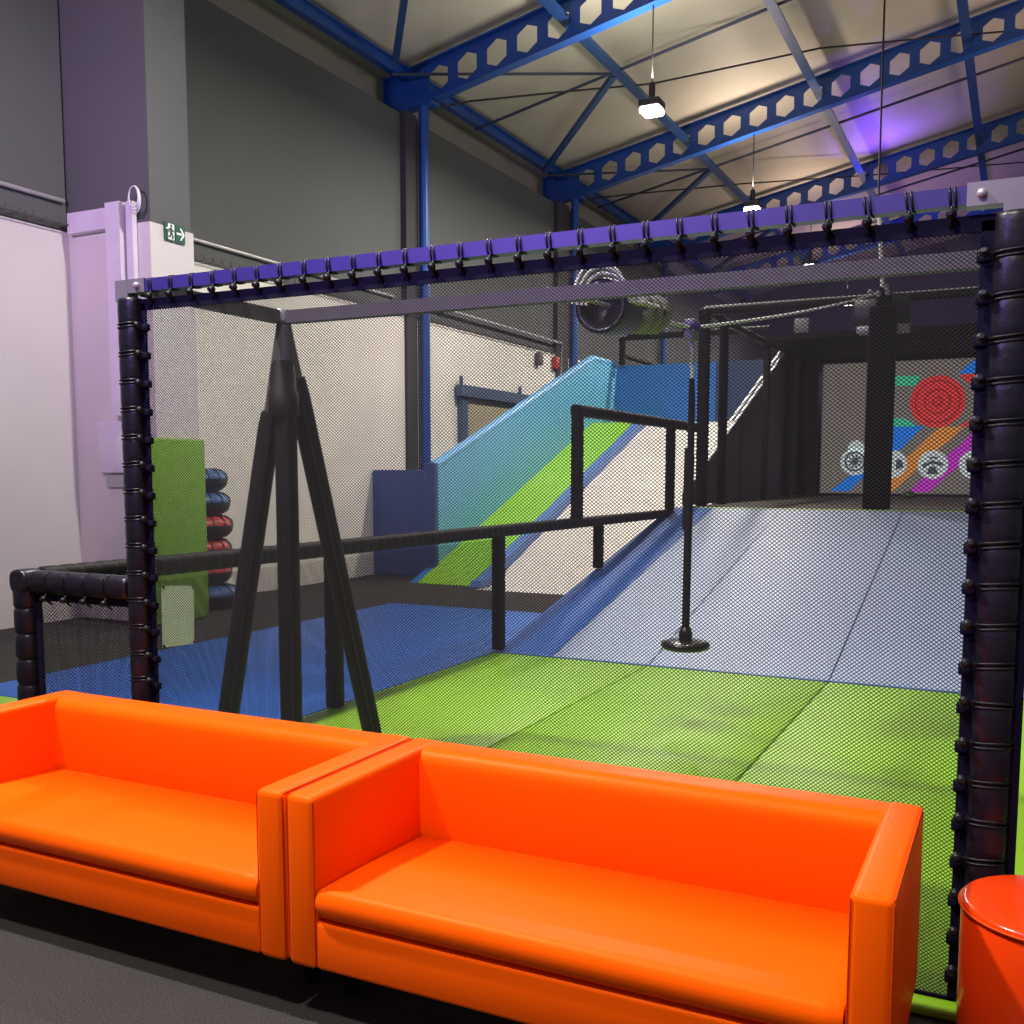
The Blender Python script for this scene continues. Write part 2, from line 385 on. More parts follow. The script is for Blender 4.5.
# wall services -----------------------------------------------------
def pipe(name, pts, r, label, m_='pipe', cat='pipe'):
    b = MB(); b.tube(pts, r, 8)
    return tag(b.build(name, M[m_], None, pts[0]), label, cat)
pipe('conduit', [(-9.17,8.64,4.44), (-9.17,14.2,4.43)], .026, 'pale conduit pipe on the grey wall, right of the exit sign')
pipe('conduit', [(-9.08,15.35,4.44), (-9.08,20.7,4.42), (-9.08,20.7,3.7)], .03, 'pale conduit pipe running on to the second column and turning down')
pipe('conduit', [(-9.30,1,4.5), (-9.30,7.95,4.49)], .026, 'pale conduit pipe at the left edge, ending at the pier')
def tray(p0, p1, label):
    b = MB(); p0 = Vector(p0); p1 = Vector(p1)
    for dx in (0, .06, .12): b.tube([p0+Vector((dx,0,0)), p1+Vector((dx,0,0))], .008, 5)
    n = int((p1-p0).length/.16)
    for i in range(n):
        q = p0.lerp(p1, i/n); b.tube([q+Vector((0,0,.07)), q, q+Vector((.12,0,0)), q+Vector((.12,0,.07))], .006, 5)
    tag(b.build('cable_tray', M['tray'], None, p0), label, 'cable tray')
tray((-9.3,1,4.22), (-9.3,7.95,4.22), 'wire cable tray on top of the white wall at the left edge')
tray((-9.19,8.66,4.19), (-9.19,20.6,4.19), 'wire cable tray along the top of the white wall behind the cage')
t = thing('cable_trunking', 'white cable trunking boxed along the top of the pier and down it', 'trunking', (-8.4,7.95,4.3))
b = MB(); b.box((-9.2,7.9,4.13), (-8.6,7.99,4.34)); b.build('horizontal_duct', M['white_plastic'], t)
b = MB(); b.box((-8.62,7.88,2.2), (-8.42,7.99,4.38)); b.build('wide_duct', M['white_plastic'], t)
b = MB(); b.box((-8.38,7.93,.002), (-8.29,7.99,4.38)); b.build('narrow_duct', M['white_plastic'], t)
b = MB()
for k in range(3):
    r = .135-.016*k
    b.tube([(-8.22+r*.62*math.sin(a)+.01*k, 7.90-.014*k, 4.37+.012*k+r*math.cos(a)) for a in [2*PI*i/28 for i in range(28)]], .008, 6, closed=True)
tag(b.build('cable_coil', M['white_plastic'], None, (-8.22,7.92,4.42)), 'loop of spare white cable hanging at the top of the pier', 'cable')
t = thing('fuse_box', 'white flat cover box on the pier, left of the padded post', 'electrical box', (-8.7,7.98,1.55))
b = MB(); b.rbox((-8.9,7.93,1.6), (-8.5,8.0,2.15), .012); b.build('cover', M['white_plastic'], t)
b = MB(); b.box((-8.83,7.96,1.45), (-8.52,8.0,1.58)); b.build('socket_strip', M['pipe'], t)

# exit sign on the right face of the pier
xe = -8.115
t = thing('exit_sign', 'green emergency exit sign with running figure and arrow on the pier', 'sign', (xe,8.3,4.0))
Yc = (8.19, 8.41)
for k, ya in enumerate((8.185, 8.335)):
    b = MB(); b.box((xe,ya,4.025), (xe+.015,ya+.14,4.21)); b.build('sign_panel', M['sign_green'], t)
X = xe+.018
b = MB()                                    # doorway and figure (y runs to the right)
def q(ys, zs): return (X, 8.185+ys*.14, 4.025+zs*.185)
def plaque(b, pts): b.extrude(pts, (.003,0,0))
plaque(b, [q(.30,.06), q(.93,.06), q(.93,.94), q(.30,.94)]); plaque(b, [q(.10,.62), q(.32,.62), q(.32,.70), q(.10,.70)])
b.build('doorway', M['sign_white'], t)
X = xe+.022
b = MB()
hc = q(.62,.82)
plaque(b, [(X, hc[1]+.014*math.cos(a), hc[2]+.016*math.sin(a)) for a in [2*PI*i/12 for i in range(12)]])
plaque(b, [q(.46,.70), q(.70,.72), q(.70,.42), q(.52,.40)])
plaque(b, [q(.54,.44), q(.70,.44), q(.84,.26), q(.76,.10), q(.64,.12), q(.70,.27)])
plaque(b, [q(.52,.46), q(.64,.38), q(.50,.18), q(.32,.18), q(.32,.27), q(.44,.28)])
plaque(b, [q(.46,.70), q(.50,.61), q(.40,.56), q(.40,.42), q(.31,.42), q(.31,.60)])
plaque(b, [q(.68,.71), q(.72,.62), q(.88,.58), q(.86,.50), q(.68,.54)])
b.build('running_figure', M['sign_green'], t)
b = MB(); X = xe+.018
def q2(ys, zs): return (X, 8.335+ys*.14, 4.025+zs*.185)
plaque(b, [q2(.1,.44), q2(.66,.44), q2(.66,.56), q2(.1,.56)])
plaque(b, [q2(.42,.84), q2(.58,.84), q2(.92,.5), q2(.76,.5)]); plaque(b, [q2(.42,.16), q2(.58,.16), q2(.92,.5), q2(.76,.5)])
b.build('arrow', M['sign_white'], t)

# sliding door with its rail on the left wall
t = thing('sliding_door', 'cream sliding door hung from a blue grey rail on the left wall', 'door', (-9.1,16.2,0))
b = MB(); b.box((-9.14,16.45,.02), (-9.09,19.6,2.98)); b.build('door_leaf', M['door_panel'], t)
b = MB(); b.bar((-9.05,16.1,3.08), (-9.05,21.0,3.08), .14, .2); b.build('rail', M['steel_blue'], t)
b = MB(); b.box((-9.14,16.22,0), (-9.04,16.43,3.0)); b.build('jamb', M['steel_blue'], t)
for y in (16.2, 18.6):
    b = MB(); b.bar((-9.05,y,3.18), (-9.05,y,3.34), .05, .05); b.build('hanger', M['steel_blue'], t)
for y, lab in ((19.6, 'small grey hook box high on the white wall beyond the door'), (20.45, 'small red and white tag box high on the white wall by the column')):
    b = MB(); b.rbox((-9.14,y-.1,3.85), (-9.04,y+.1,4.1), .01)
    tag(b.build('wall_box', M['tray'] if y < 20 else M['tube_red'], None, (-9.14,y,3.85)), lab, 'wall box')

# ------------------------------------------------------------------ mats and ramp
xs_ = [-4.10, -2.68, -1.24, .20, 1.64]
lab = ['lime floor mat at the left edge of the cage, beside the blue mat', 'lime floor mat left of centre, under the hanging disc seat', 'lime floor mat behind the right half of the front sofa', 'lime floor mat right of the padded corner post']
for i in range(4):
    b = MB(); b.rbox((xs_[i]+.004,3.12,.003), (xs_[i+1]-.004,7.9,.03), .008, seg=2)
    tag(b.build('floor_mat', M['green_mat'], None, (xs_[i],3.12,0)), lab[i], 'mat', 'lime floor mats')
b = MB(); b.rbox((-6.8,4.78,.004), (-4.12,10.42,.028), .008, seg=2)
tag(b.build('floor_mat', M['blue_mat'], None, (-6.8,4.78,0)), 'large blue floor mat left of the cage', 'mat')
b = MB(); b.rbox((-6.8,3.3,.004), (-4.16,4.77,.028), .008, seg=2)
tag(b.build('floor_mat', M['green_mat'], None, (-6.8,3.3,0)), 'lime floor mat at the left edge of the photo, before the blue mat', 'mat')

K = .2233                                   # gradient of the ramp
t = thing('ramp', 'wide pale blue padded ramp rising from the lime mats to the platform', 'ramp', (-2,7.9,0))
def rp(x, y, dz=0): return (x, y, max(0, K*(y-7.92))+dz)
b = MB()
b.extrude([(-4.06,7.92,.004), (-4.06,13.15,.004), (-4.06,13.15,K*5.2-.04)], (5.7, 0, 0)); b.build('ramp_base', M['navy_pad'], t)
for i in range(4):
    b = MB(); xa, xb = xs_[i]+.006, xs_[i+1]-.006
    if i == 0: xa = -3.55
    b.extrude([(xa,7.92,.005), (xa,7.95,.03), (xa,13.02,K*5.1+.02), (xa,13.12,K*5.15), (xa,13.12,K*5.15-.04)], (xb-xa, 0, 0))
    b.build('ramp_panel', M['ramp'], t)
b = MB(); b.extrude([(-4.1,7.92,.005), (-4.1,7.95,.032), (-4.1,13.02,K*5.1+.022), (-4.1,13.12,K*5.15), (-4.1,13.12,K*5.15-.04)], (.545, 0, 0)); b.build('ramp_shade_strip', M['ramp_shade_lip'], t)  # shadow along the railing, put into the ramp as a blue strip
b = MB(); b.box((-4.1,7.90,.004), (1.64,7.935,.036)); b.build('ramp_lip', M['ramp_shade_lip'], t)

t = thing('platform', 'raised dark carpeted platform at the top of the ramp', 'platform', (-1,13.15,0))
b = MB(); b.box((-4.12,13.16,0), (4,22.6,1.148)); b.build('deck', M['platform'], t)
b = MB(); b.rbox((-4.0,13.02,1.135), (4,13.22,1.165), .012); b.build('nosing', M['green_mat'], t)

# ------------------------------------------------------------------ slide
t = thing('slide', 'tall indoor slide with lime and cream lanes and sky blue side wall', 'slide', (-6.5,12.7,0))
zs = lambda y: .385*(y-12.72)
def lane(xa, xb, name, m_, y0=12.72, y1=19.55, dz=0):
    b = MB(); n = 18; L = []
    for i in range(n+1):
        y = y0+(y1-y0)*i/n; L.append((xa, y, max(.004, zs(y)+dz)))
    L += [(xa,y1+1.4,zs(y1)+dz), (xa,y1+1.4,0), (xa,y0,0)]
    b.extrude(L, (xb-xa,0,0)); return b.build(name, m_, t)
lane(-7.86, -6.87, 'lime_lane', M['slide_green'])
lane(-7.98, -7.86, 'blue_edge_strip', M['mid_blue'], y0=12.7)
lane(-6.68, -4.3, 'cream_lane', M['slide_white'], y0=12.35, dz=-.03)
b = MB()
b.extrude([(-6.86,12.5,.012), (-6.86,12.55,.10), (-6.86,12.75,.13), (-6.86,19.5,zs(19.5)+.10), (-6.86,20.9,zs(19.5)+.10), (-6.86,20.9,zs(19.5)-.2), (-6.86,19.5,zs(19.5)-.2), (-6.86,13.0,-.02+.034)], (.17,0,0)); b.build('lane_divider', M['divider'], t)
b = MB()
side = [(13.3,.02), (13.3,1.70), (19.6,3.93), (20.95,3.93), (20.95,.02)]
b.extrude([(-7.98,y,z) for y, z in side], (.12,0,0)); b.build('side_wall', M['sky_pad'], t)
b = MB(); b.tube([(-7.92,13.3,1.70), (-7.92,19.6,3.93), (-7.92,20.95,3.93)], .075, 10); b.build('side_wall_coping', M['sky_edge'], t)
b = MB(); b.rbox((-8.02,13.2,.01), (-7.84,13.34,1.76), .03); b.build('side_wall_end', M['navy_pad'], t)
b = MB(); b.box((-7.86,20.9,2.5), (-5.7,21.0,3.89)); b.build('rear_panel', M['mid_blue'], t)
b = MB(); b.box((-5.7,20.92,2.5), (-4.15,21.0,3.89)); b.build('rear_panel', M['dimmed_blue'], t)  # right part of the panel: net dimming and light falloff put into its colour
b = MB(); b.rbox((-9.14,13.48,.01), (-7.99,13.6,1.655), .02)
tag(b.build('crash_mat', M['navy_pad'], None, (-8.5,13.5,0)), 'navy padded panel standing between wall and slide', 'padded mat')
t = thing('slide_guard_frame', 'black padded guard frame at the top of the slide', 'guard frame', (-7.7,20.85,2.6))
b = MB(); b.pad((-7.7,20.8,3.9), (-7.7,20.8,4.5), .13, .13, .15); b.build('post', M['dull_pad'], t)
b = MB(); b.pad((-7.76,20.8,4.47), (-4.6,20.8,4.47), .13, .13, .15); b.build('top_bar', M['dull_pad'], t)
b = MB(); b.pad((-7.7,20.8,4.1), (-7.7,25.5,4.1), .1, .1, .3); b.build('side_bar', M['dull_pad'], t)

# ------------------------------------------------------------------ building at the back of the platform
t = thing('dark_side_wall', 'charcoal panelled wall beside the platform with pale slanted top edge', 'wall panel', (-4.2,15,0))
top = [(13.6,1.15), (14.0,1.5), (14.9,1.92), (20.4,3.86), (20.45,3.97), (22.5,3.97), (22.5,1.15)]
b = MB()
b.extrude([(-4.3,14.12,1.15),(-4.3,14.12,1.33),(-4.3,20.42,3.87),(-4.3,20.42,3.97),(-4.3,22.6,3.97),(-4.3,22.6,1.15)], (.08,0,0)); b.build('wall_board', M['dark_panel'], t)
for y in (15.7, 17.14, 18.8, 20.44, 21.4):
    zt = min(3.95, 1.33+(y-14.12)*.403)
    b = MB(); b.box((-4.222,y-.012,1.15), (-4.212,y+.012,zt)); b.build('joint', M['soffit'], t)
b = MB(); b.tube([(-4.24,14.12,1.37), (-4.24,20.42,3.92)], .022, 8); b.tube([(-4.30,14.12,1.40), (-4.30,20.42,3.97)], .022, 8); b.build('edge_trim', M['notice'], t)
for ya, yb in ((20.5,20.75), (21.9,22.3)):
    b = MB(); b.box((-4.2,ya,1.15), (-4.1,yb,3.97)); b.build('stile', M['soffit'], t)
t = thing('booth', 'dark booth around the projection screen with black flat roof', 'booth', (-1,22.5,1.15))
b = MB(); b.box((-4.3,18.6,3.97), (5,22.9,4.06)); b.build('roof', M['soffit'], t)
b = MB(); b.box((-4.2,22.5,1.15), (5,22.7,3.97)); b.build('rear_wall', M['dark_panel'], t)
b = MB(); b.box((-4.12,22.3,1.15), (-3.88,22.49,3.965)); b.build('corner_post', M['platform'], t)

# projection screen
YS = 22.38
t = thing('projection_screen', 'large screen showing coloured stripes and a round red target', 'screen', (-1,YS,1.2))
b = MB(); b.box((-3.84,YS,1.17), (3,YS+.06,3.93)); b.build('panel', M['screen'], t)
b = MB()
for lo, hi in (((-3.88,YS-.04,1.13),(3,YS+.05,1.2)), ((-3.88,YS-.04,3.88),(3,YS+.05,3.96)), ((-3.88,YS-.04,1.13),(-3.8,YS+.05,3.96))): b.box(lo, hi)
b.build('frame', M['black'], t)
def gfx(name, pts, m_, k=1):
    b = MB(); b.extrude([(x, YS-.004*k, z) for x, z in pts], (0,.003,0)); return b.build(name, M[m_], t)
def disc(cx, cz, r, n=32): return [(cx+r*math.cos(2*PI*i/n), cz+r*math.sin(2*PI*i/n)) for i in range(n)]
gfx('teal_bar', [(-2.445,3.59),(-1.9,3.58),(-1.99,3.38),(-2.445,3.39)], 'g_green')
gfx('teal_bar', [(-2.445,3.40),(-2.38,3.40),(-2.38,2.73),(-2.445,2.73)], 'g_green')
gfx('teal_bar', [(-2.445,2.74),(-2.2,2.74),(-2.03,2.66),(-1.93,2.55),(-2.445,2.56)], 'g_green')
gfx('blue_stripe', [(-2.62,2.57),(-1.797,2.57),(-2.24,2.09),(-3.0,2.09)], 'g_blue', 1)
gfx('blue_stripe', [(-2.9,1.80),(-2.65,1.80),(-3.212,1.245),(-3.598,1.242)], 'g_blue', 1)
gfx('orange_stripe', [(-1.50,2.545),(-1.05,2.54),(-2.35,1.24),(-2.8,1.24)], 'g_orange', 1)
gfx('magenta_stripe', [(-.73,2.588),(-.30,2.588),(-1.652,1.239),(-2.051,1.235)], 'g_magenta', 1)
gfx('blue_stripe', [(-.93,3.825),(-.3,3.82),(-.3,3.585),(-1.2,3.585)], 'g_blue', 1)
gfx('red_bar', [(-1.17,3.575),(-.3,3.57),(-.3,3.36),(-.95,3.37),(-1.06,3.42)], 'g_red', 1)
gfx('red_bar', [(-1.164,2.545),(-.95,2.68),(-.72,2.73),(-.3,2.74),(-.3,2.6),(-.7,2.6),(-.76,2.545)], 'g_red', 1)
for r, mm in ((.52,'g_red'), (.43,'g_darkred'), (.40,'g_red'), (.25,'g_darkred'), (.22,'g_red'), (.10,'g_darkred'), (.07,'g_red')):
    gfx('target_ring', disc(-1.56,3.05,r,40), mm, 2+(.52-r)*6)
def icon(cx, cz, r):
    gfx('round_icon', disc(cx,cz,r), 'g_white', 3)
icon(-3.11,1.86,.29); icon(-3.09,2.13,.17)
gfx('icon_ring', disc(-3.11,1.86,.21), 'g_grey', 4); gfx('icon_ring', disc(-3.11,1.86,.17), 'g_white', 5)
for k in range(5):
    a = PI*k/5; dx, dz = .15*math.cos(a), .15*math.sin(a); nx, nz = -.016*math.sin(a), .016*math.cos(a)
    gfx('icon_spoke', [(-3.11-dx-nx,1.86-dz-nz),(-3.11+dx-nx,1.86+dz-nz),(-3.11+dx+nx,1.86+dz+nz),(-3.11-dx+nx,1.86-dz+nz)], 'g_grey', 6+k*.2)
icon(-2.38,1.80,.29); gfx('icon_mark', [(-2.3,1.9),(-2.2,1.9),(-2.15,1.75),(-2.3,1.68)], 'g_grey', 4)
icon(-1.60,1.79,.29); gfx('icon_mark', [(-1.8,1.78),(-1.62,1.88),(-1.4,1.82),(-1.42,1.76),(-1.62,1.81),(-1.78,1.72)], 'g_grey', 4)
gfx('icon_mark', [(-1.66,1.74),(-1.56,1.76),(-1.48,1.6),(-1.72,1.6)], 'g_grey', 4); gfx('icon_mark', [(-1.7,1.95),(-1.5,1.95),(-1.54,1.91),(-1.66,1.91)], 'g_grey', 4)
icon(-.83,1.80,.29)
for k in range(3): gfx('icon_mark', [(-1.0+.12*k,1.9),(-.93+.12*k,1.93),(-.90+.12*k,1.7),(-.97+.12*k,1.67)], 'g_grey', 4)

b = MB(); b.lathe([(1e-4,0),(.11,0),(.14,.03),(.12,.08),(.07,.12),(1e-4,.135)], 20, (-1.9,20.9,1.152))
tag(b.build('play_ball', M['dark_green'], None, (-1.9,20.9,1.152)), 'small dark green dome lying on the platform before the screen', 'cushion')

# upper net cage at the ramp top
t = thing('platform_guard_frame', 'black padded net frame standing round the platform edge', 'guard frame', (-4,14.05,1.15))
for y, w in ((14.05,.16), (15.1,.13), (17.95,.12)):
    b = MB(); b.pad((-4.0,y,1.152), (-4.0,y,3.86), w, w, .16); b.build('post', M['dull_pad'], t)
b = MB(); b.pad((-4.05,14.05,3.83), (3,14.05,3.83), .1, .1, .3); b.build('top_bar', M['dull_pad'], t)
b = MB(); b.pad((-4.0,14.05,3.83), (-4.0,18.6,3.83), .1, .1, .3); b.build('top_bar', M['dull_pad'], t)
b = MB(); b.tube([(-4.0,14.05,3.89), (3,14.05,3.89)], .008, 5); b.build('net_rope', M['white_rope'], t)

# projector behind the pillar
t = thing('projector', 'black ceiling projector behind the top of the black pillar', 'projector', (-1.68,13.95,3.4))
b = MB(); b.rbox((-2.0,13.62,3.45), (-1.3,13.95,3.80), .04); b.build('casing', M['black'], t)
for xa in (-1.94, -1.56):
    b = MB(); b.rbox((xa,13.64,3.36), (xa+.24,13.9,3.46), .03); b.build('vent', M['pipe'], t)
b = MB(); b.rbox((-1.66,13.7,3.79), (-1.6,13.9,4.3), .01); b.build('mount', M['black'], t)
t = thing('flood_light', 'small grey floodlight on a hooked arm on the booth roof', 'floodlight', (-3.62,18.95,4.06))
b = MB(); b.rbox((-3.75,18.88,4.09), (-3.48,19.02,4.36), .02); b.build('housing', M['tray'], t)
b = MB(); b.tube([(-3.62,19.05,4.06), (-3.62,19.1,4.40), (-3.68,19.0,4.46), (-3.74,18.9,4.42)], .018, 6); b.build('arm', M['black'], t)

t = thing('pillar', 'thick black padded pillar standing at the top edge of the ramp', 'pillar', (-1.58,13.35,1.15))
b = MB(); b.rbox((-1.735,13.2,1.166), (-1.43,13.5,3.62), .03); b.build('padding', M['soffit'], t)
b = MB(); b.rbox((-1.66,13.27,3.6), (-1.5,13.43,3.84), .01); b.build('steel_core', M['soffit'], t)
b = MB(); b.tube([(-1.64,13.24,3.8), (-1.64,13.14,3.76), (-1.6,13.12,3.72)], .022, 8); b.tube([(-1.55,13.22,3.86), (-1.52,13.22,3.74)], .03, 8); b.ball((-1.72,13.2,3.78), .04); b.build('shackle', M['grey_steel'], t)
pipe('stay_wire', [(-1.70,13.3,9.3), (-1.68,13.3,4.9)], .012, 'thin vertical wire dropping from the roof to the pillar', 'cable', 'wire')
b = MB(); b.tube([(-1.68,13.3,4.9), (-1.6,13.3,3.85)], .022, 8)
tag(b.build('turnbuckle_rope', M['white_rope'], None, (-1.68,13.3,3.85)), 'white rope at the lower end of the vertical wire above the pillar', 'rope')

# ------------------------------------------------------------------ the front net cage
YF = 3.2
cage = thing('net_cage', 'tall black padded net cage with purple top bar behind the sofas', 'net cage', (-1.8,YF,0))
tie_mesh = {}
def tie_shape(hw, hd, kind):
    """one bungee tie: double cord round a section hw x hd lying in the local XY plane, ball toggle at -X front"""
    b = MB()
    for dz in (-.007, .007):
        pts = []
        for j in range(16):
            a = 2*PI*j/16; ca, sa = math.cos(a), math.sin(a); f = (abs(ca)**4+abs(sa)**4)**(-.25)
            pts.append((ca*f*hw, sa*f*hd, dz+.004*ca))
        b.tube(pts, .0043, 5, closed=True)
    if kind == 'post':
        b.tube([(-hw,-hd*.7,0), (-hw-.022,-hd*.9,.004)], .007, 6); b.ball((-hw-.022,-hd*.95,.004), .0155)
        b.tube([(-hw-.022,-hd*.95+.002,.004), (-hw-.022,-hd*.95-.0175,.008)], .0065, 8)
    else:
        b.ball((-hw-.020,-hd-.004,0), .0150); b.tube([(-hw-.020,-hd-.008,0), (-hw-.021,-hd-.0210,.004)], .0068, 8)
        b.tube([(-hw,-hd*.8,0), (-hw-.020,-hd-.004,0)], .005, 6); b.tube([(-hw-.02,-hd,0), (-hw-.05,-.010,0)], .005, 6)
    return b
def place_ties(parent, spots, hw, hd, kind, rot, m_):
    first = None
    for p in spots:
        r = tuple(a+random.uniform(-.04,.04) for a in rot)
        if first is None:
            first = tie_shape(hw, hd, kind).build('bungee_tie', m_); o = first
        else:
            o = first.copy(); C.objects.link(o)
        o.location = p; o.rotation_euler = r
        o.parent = parent; o.matrix_parent_inverse = world(parent).inverted()
PT = .1165
def padded_post(x, y, z0, z1, w, name='post', ties=True, side=-1):
    b = MB(); b.pad((x,y,z0), (x,y,z1), w, w, PT); o = b.build(name, M['pad'], cage)
    k = max(1, round((z1-z0)/PT))
    zs_ = [z0+(z1-z0)*i/k for i in range(1, k)]
    if ties: place_ties(o, [(x,y,z) for z in zs_], w*.49, w*.49, 'post', (0, 0, 0) if side < 0 else (PI, 0, PI), M['cord'])
    return o
padded_post(-.04, YF, .031, 2.315, .108)
padded_post(-3.362, YF, .031, 2.325, .100, side=1)
padded_post(-4.082, YF, .031, 1.10, .108, side=1, ties=False)
# steel core stubs showing above the padding
b = MB(); b.box((-3.425,YF-.03,2.31), (-3.355,YF+.03,2.396)); b.box((-3.425,YF-.029,2.342), (-3.262,YF+.029,2.398)); b.build('post_core', M['grey_steel'], cage)
b = MB(); b.box((-.075,YF-.03,2.3), (.0,YF+.03,2.36)); b.build('post_core', M['grey_steel'], cage)
# top bar
b = MB(); b.box((-3.27,YF-.025,2.345), (-.165,YF+.025,2.395)); tb = b.build('top_bar', M['purple_steel'], cage)
n = 28
place_ties(tb, [(-3.235+3.03*i/(n-1), YF, 2.370) for i in range(n)], .0275, .0275, 'bar', (0, -PI/2, 0), M['cord'])
b = MB(); b.box((-.168,YF-.029,2.338), (1.2,YF+.029,2.402)); sl = b.build('joint_sleeve', M['grey_steel'], cage)
for x, p in ((-.13, sl), (-3.30, tb)):
    b = MB(); b.lathe([(1e-4,-.012),(.011,-.012),(.013,-.004),(.013,0)], 10, (x,YF-.029,2.37), 'y'); b.build('bolt', M['pipe'], p)
# short left bar and crossbars
b = MB(); b.pad((-4.03,YF,1.105), (-3.415,YF,1.105), .10, .10, PT); sb = b.build('short_bar', M['pad'], cage)
place_ties(sb, [(-4.03+.615*i/5, YF, 1.105) for i in range(1,5)], .049, .049, 'bar', (0, -PI/2, 0), M['cord'])
b = MB(); b.pad((-4.082,YF-.055,1.105), (-4.082,YF+.055,1.105), .112, .110, .2); b.build('corner_pad', M['pad'], cage)
b = MB(); b.box((-3.33,4.08,2.335), (1.2,4.14,2.395)); b.build('rear_bar', M['dark_bar'], cage)
b = MB(); b.box((-3.34,YF+.025,2.335), (-3.28,4.08,2.395)); b.build('link_bar', M['dark_bar'], cage)
# net: two families of straight cords make the diamond mesh
def net_mesh(u0, u1, v0, v1, place, a=.0147, bb=.0120, w=.0025):
    b = MB(); k = bb/a
    off = w/2*math.hypot(1, k)
    for sgn in (1, -1):
        # v = sgn*k*u + c
        cs = [v0-sgn*k*u0, v0-sgn*k*u1, v1-sgn*k*u0, v1-sgn*k*u1]
        c = math.floor(min(cs)/bb)*bb
        while c < max(cs):
            pts = []
            for u in (u0, u1):
                v = sgn*k*u+c
                if v0 <= v <= v1: pts.append((u, v))
            for v in (v0, v1):
                u = (v-c)/(sgn*k)
                if u0 < u < u1: pts.append((u, v))
            pts = sorted(set(pts))
            if len(pts) >= 2 and abs(pts[0][0]-pts[-1][0]) > 1e-4:
                (ua, va), (ub, vb) = pts[0], pts[-1]
                vs = [place(ua,va+off,0), place(ua,va,-w/2), place(ua,va-off,0), place(ua,va,w/2),
                      place(ub,vb+off,0), place(ub,vb,-w/2), place(ub,vb-off,0), place(ub,vb,w/2)]
                b.add(vs, [(0,1,5,4),(1,2,6,5),(2,3,7,6),(3,0,4,7)])
            c += bb
    return b
np_ = net_mesh(-3.29, -.118, .034, 2.285, lambda u,v,d: (u,YF+d,v)).build('net_panel', M['net'], cage)
b = MB()
b.box((-3.31,YF-.004,2.272), (-.085,YF+.004,2.318)); b.box((-.128,YF-.004,.032), (-.085,YF+.004,2.30)); b.box((.012,YF-.02,.032), (.036,YF+.02,2.28))
b.box((-3.318,YF-.004,.032), (-3.285,YF+.004,2.30)); b.box((-3.31,YF-.004,.031), (-.11,YF+.004,.042))
for i in range(19): b.rbox((-.138,YF-.012,.09+i*PT), (-.10,YF+.012,.125+i*PT), .006, seg=2)
for i in range(19): b.rbox((-3.318,YF-.012,.09+i*PT), (-3.272,YF+.012,.12+i*PT), .006, seg=2)
b.build('net_border', M['strap'], cage)
net_mesh(-4.02, -3.45, .02, 1.03, lambda u,v,d: (u,YF+d,v), .02, .0165, .0024).build('net_panel', M['net'], cage)
b = MB(); b.box((-4.02,YF-.006,1.02), (-3.41,YF+.006,1.06)); b.box((-4.03,YF-.006,.02), (-3.995,YF+.006,1.04)); b.build('net_border', M['strap'], cage)

# padded side railing (runs back from the corner post, then along the ramp)
XR = -4.07
rail = thing('padded_railing', 'low black padded railing with net along the left of the cage and ramp', 'railing', (XR,7.9,0))
b = MB(); b.pad((XR,3.27,1.112), (XR,12.9,1.088), .105, .105, .105); b.build('rail', M['dull_pad'], rail)
for y in (5.53, 7.945, 10.32, 12.82):
    b = MB(); z0 = max(.03, K*(y-7.92)+.045)
    if 1.04-z0 > .1: b.pad((XR,y,z0), (XR,y,1.05), .11, .11, .13); b.build('post', M['dull_pad'], rail)
for y in (9.71, 12.82):
    b = MB(); b.pad((XR,y,1.135), (XR,y,2.25), .12, .12, .13); b.build('upper_post', M['dull_pad'], rail)
b = MB(); b.pad((XR,9.65,2.24), (XR,14.0,2.24), .12, .12, .12); b.build('upper_bar', M['dull_pad'], rail)
net_mesh(3.26, 7.9, .02, 1.03, lambda u,v,d: (XR+d,u,v), .022, .018, .0024).build('net_panel', M['net'], rail)

t = thing('notice_sheet', 'white rectangular sheet tied to the railing net below the rail', 'sheet', (-4.09,4.1,.67))
b = MB(); b.extrude([(-4.062,3.995,.672), (-4.062,4.225,.660), (-4.062,4.235,.982), (-4.062,4.0,1.003)], (.004,0,0)); b.build('sheet', M['notice'], t)
for y, z in ((4.0,.68),(4.22,.67),(4.225,.975),(4.01,.995)):
    b = MB(); b.ball((-4.056,y,z), .008); b.build('corner_tie', M['black'], t)

# tripod brace under the corner of the crossbars
t = thing('brace_tripod', 'black padded three legged brace carrying the rear crossbar corner', 'support stand', (-3.3,4.1,0))
A = Vector((-3.3,4.11,2.33))
for k, foot in enumerate(((-3.3,4.11,.03), (-3.74,4.06,.03), (-3.3,4.86,.03))):
    F = Vector(foot); B0 = A.lerp(F, .0); P0 = A.lerp(F, (.185, .185, .11)[k])
    b = MB(); b.tube([B0, A.lerp(F, .22)], .036, 10); b.build('steel_leg', M['dark_bar'], t)
    b = MB(); b.pad(P0, F, .098, .098, 5.0, bulge=0.02); o = b.build('leg_padding', M['dull_pad'], t)
    c = MB(); d = (F-P0).normalized(); e = Vector((1,0,0)) if k != 2 else Vector((0,1,0))
    c.tube([P0+Vector((.045,-.045,0)), F+Vector((.045,-.045,0))], .005, 5); c.build('zip_seam', M['black'], o)
b = MB(); b.lathe([(.072,-.15),(.078,-.13),(.076,-.03),(.066,-.025),(.066,.06),(.060,.065),(.058,.11),(.046,.125)], 16, (-3.31,4.11,2.03)); b.build('top_wrap', M['dull_pad'], t)
b = MB(); b.lathe([(.036,0),(.04,.02),(.04,.05),(.036,.06),(1e-4,.06)], 12, (-3.3,4.095,2.345)); b.build('collar', M['pipe'], t)

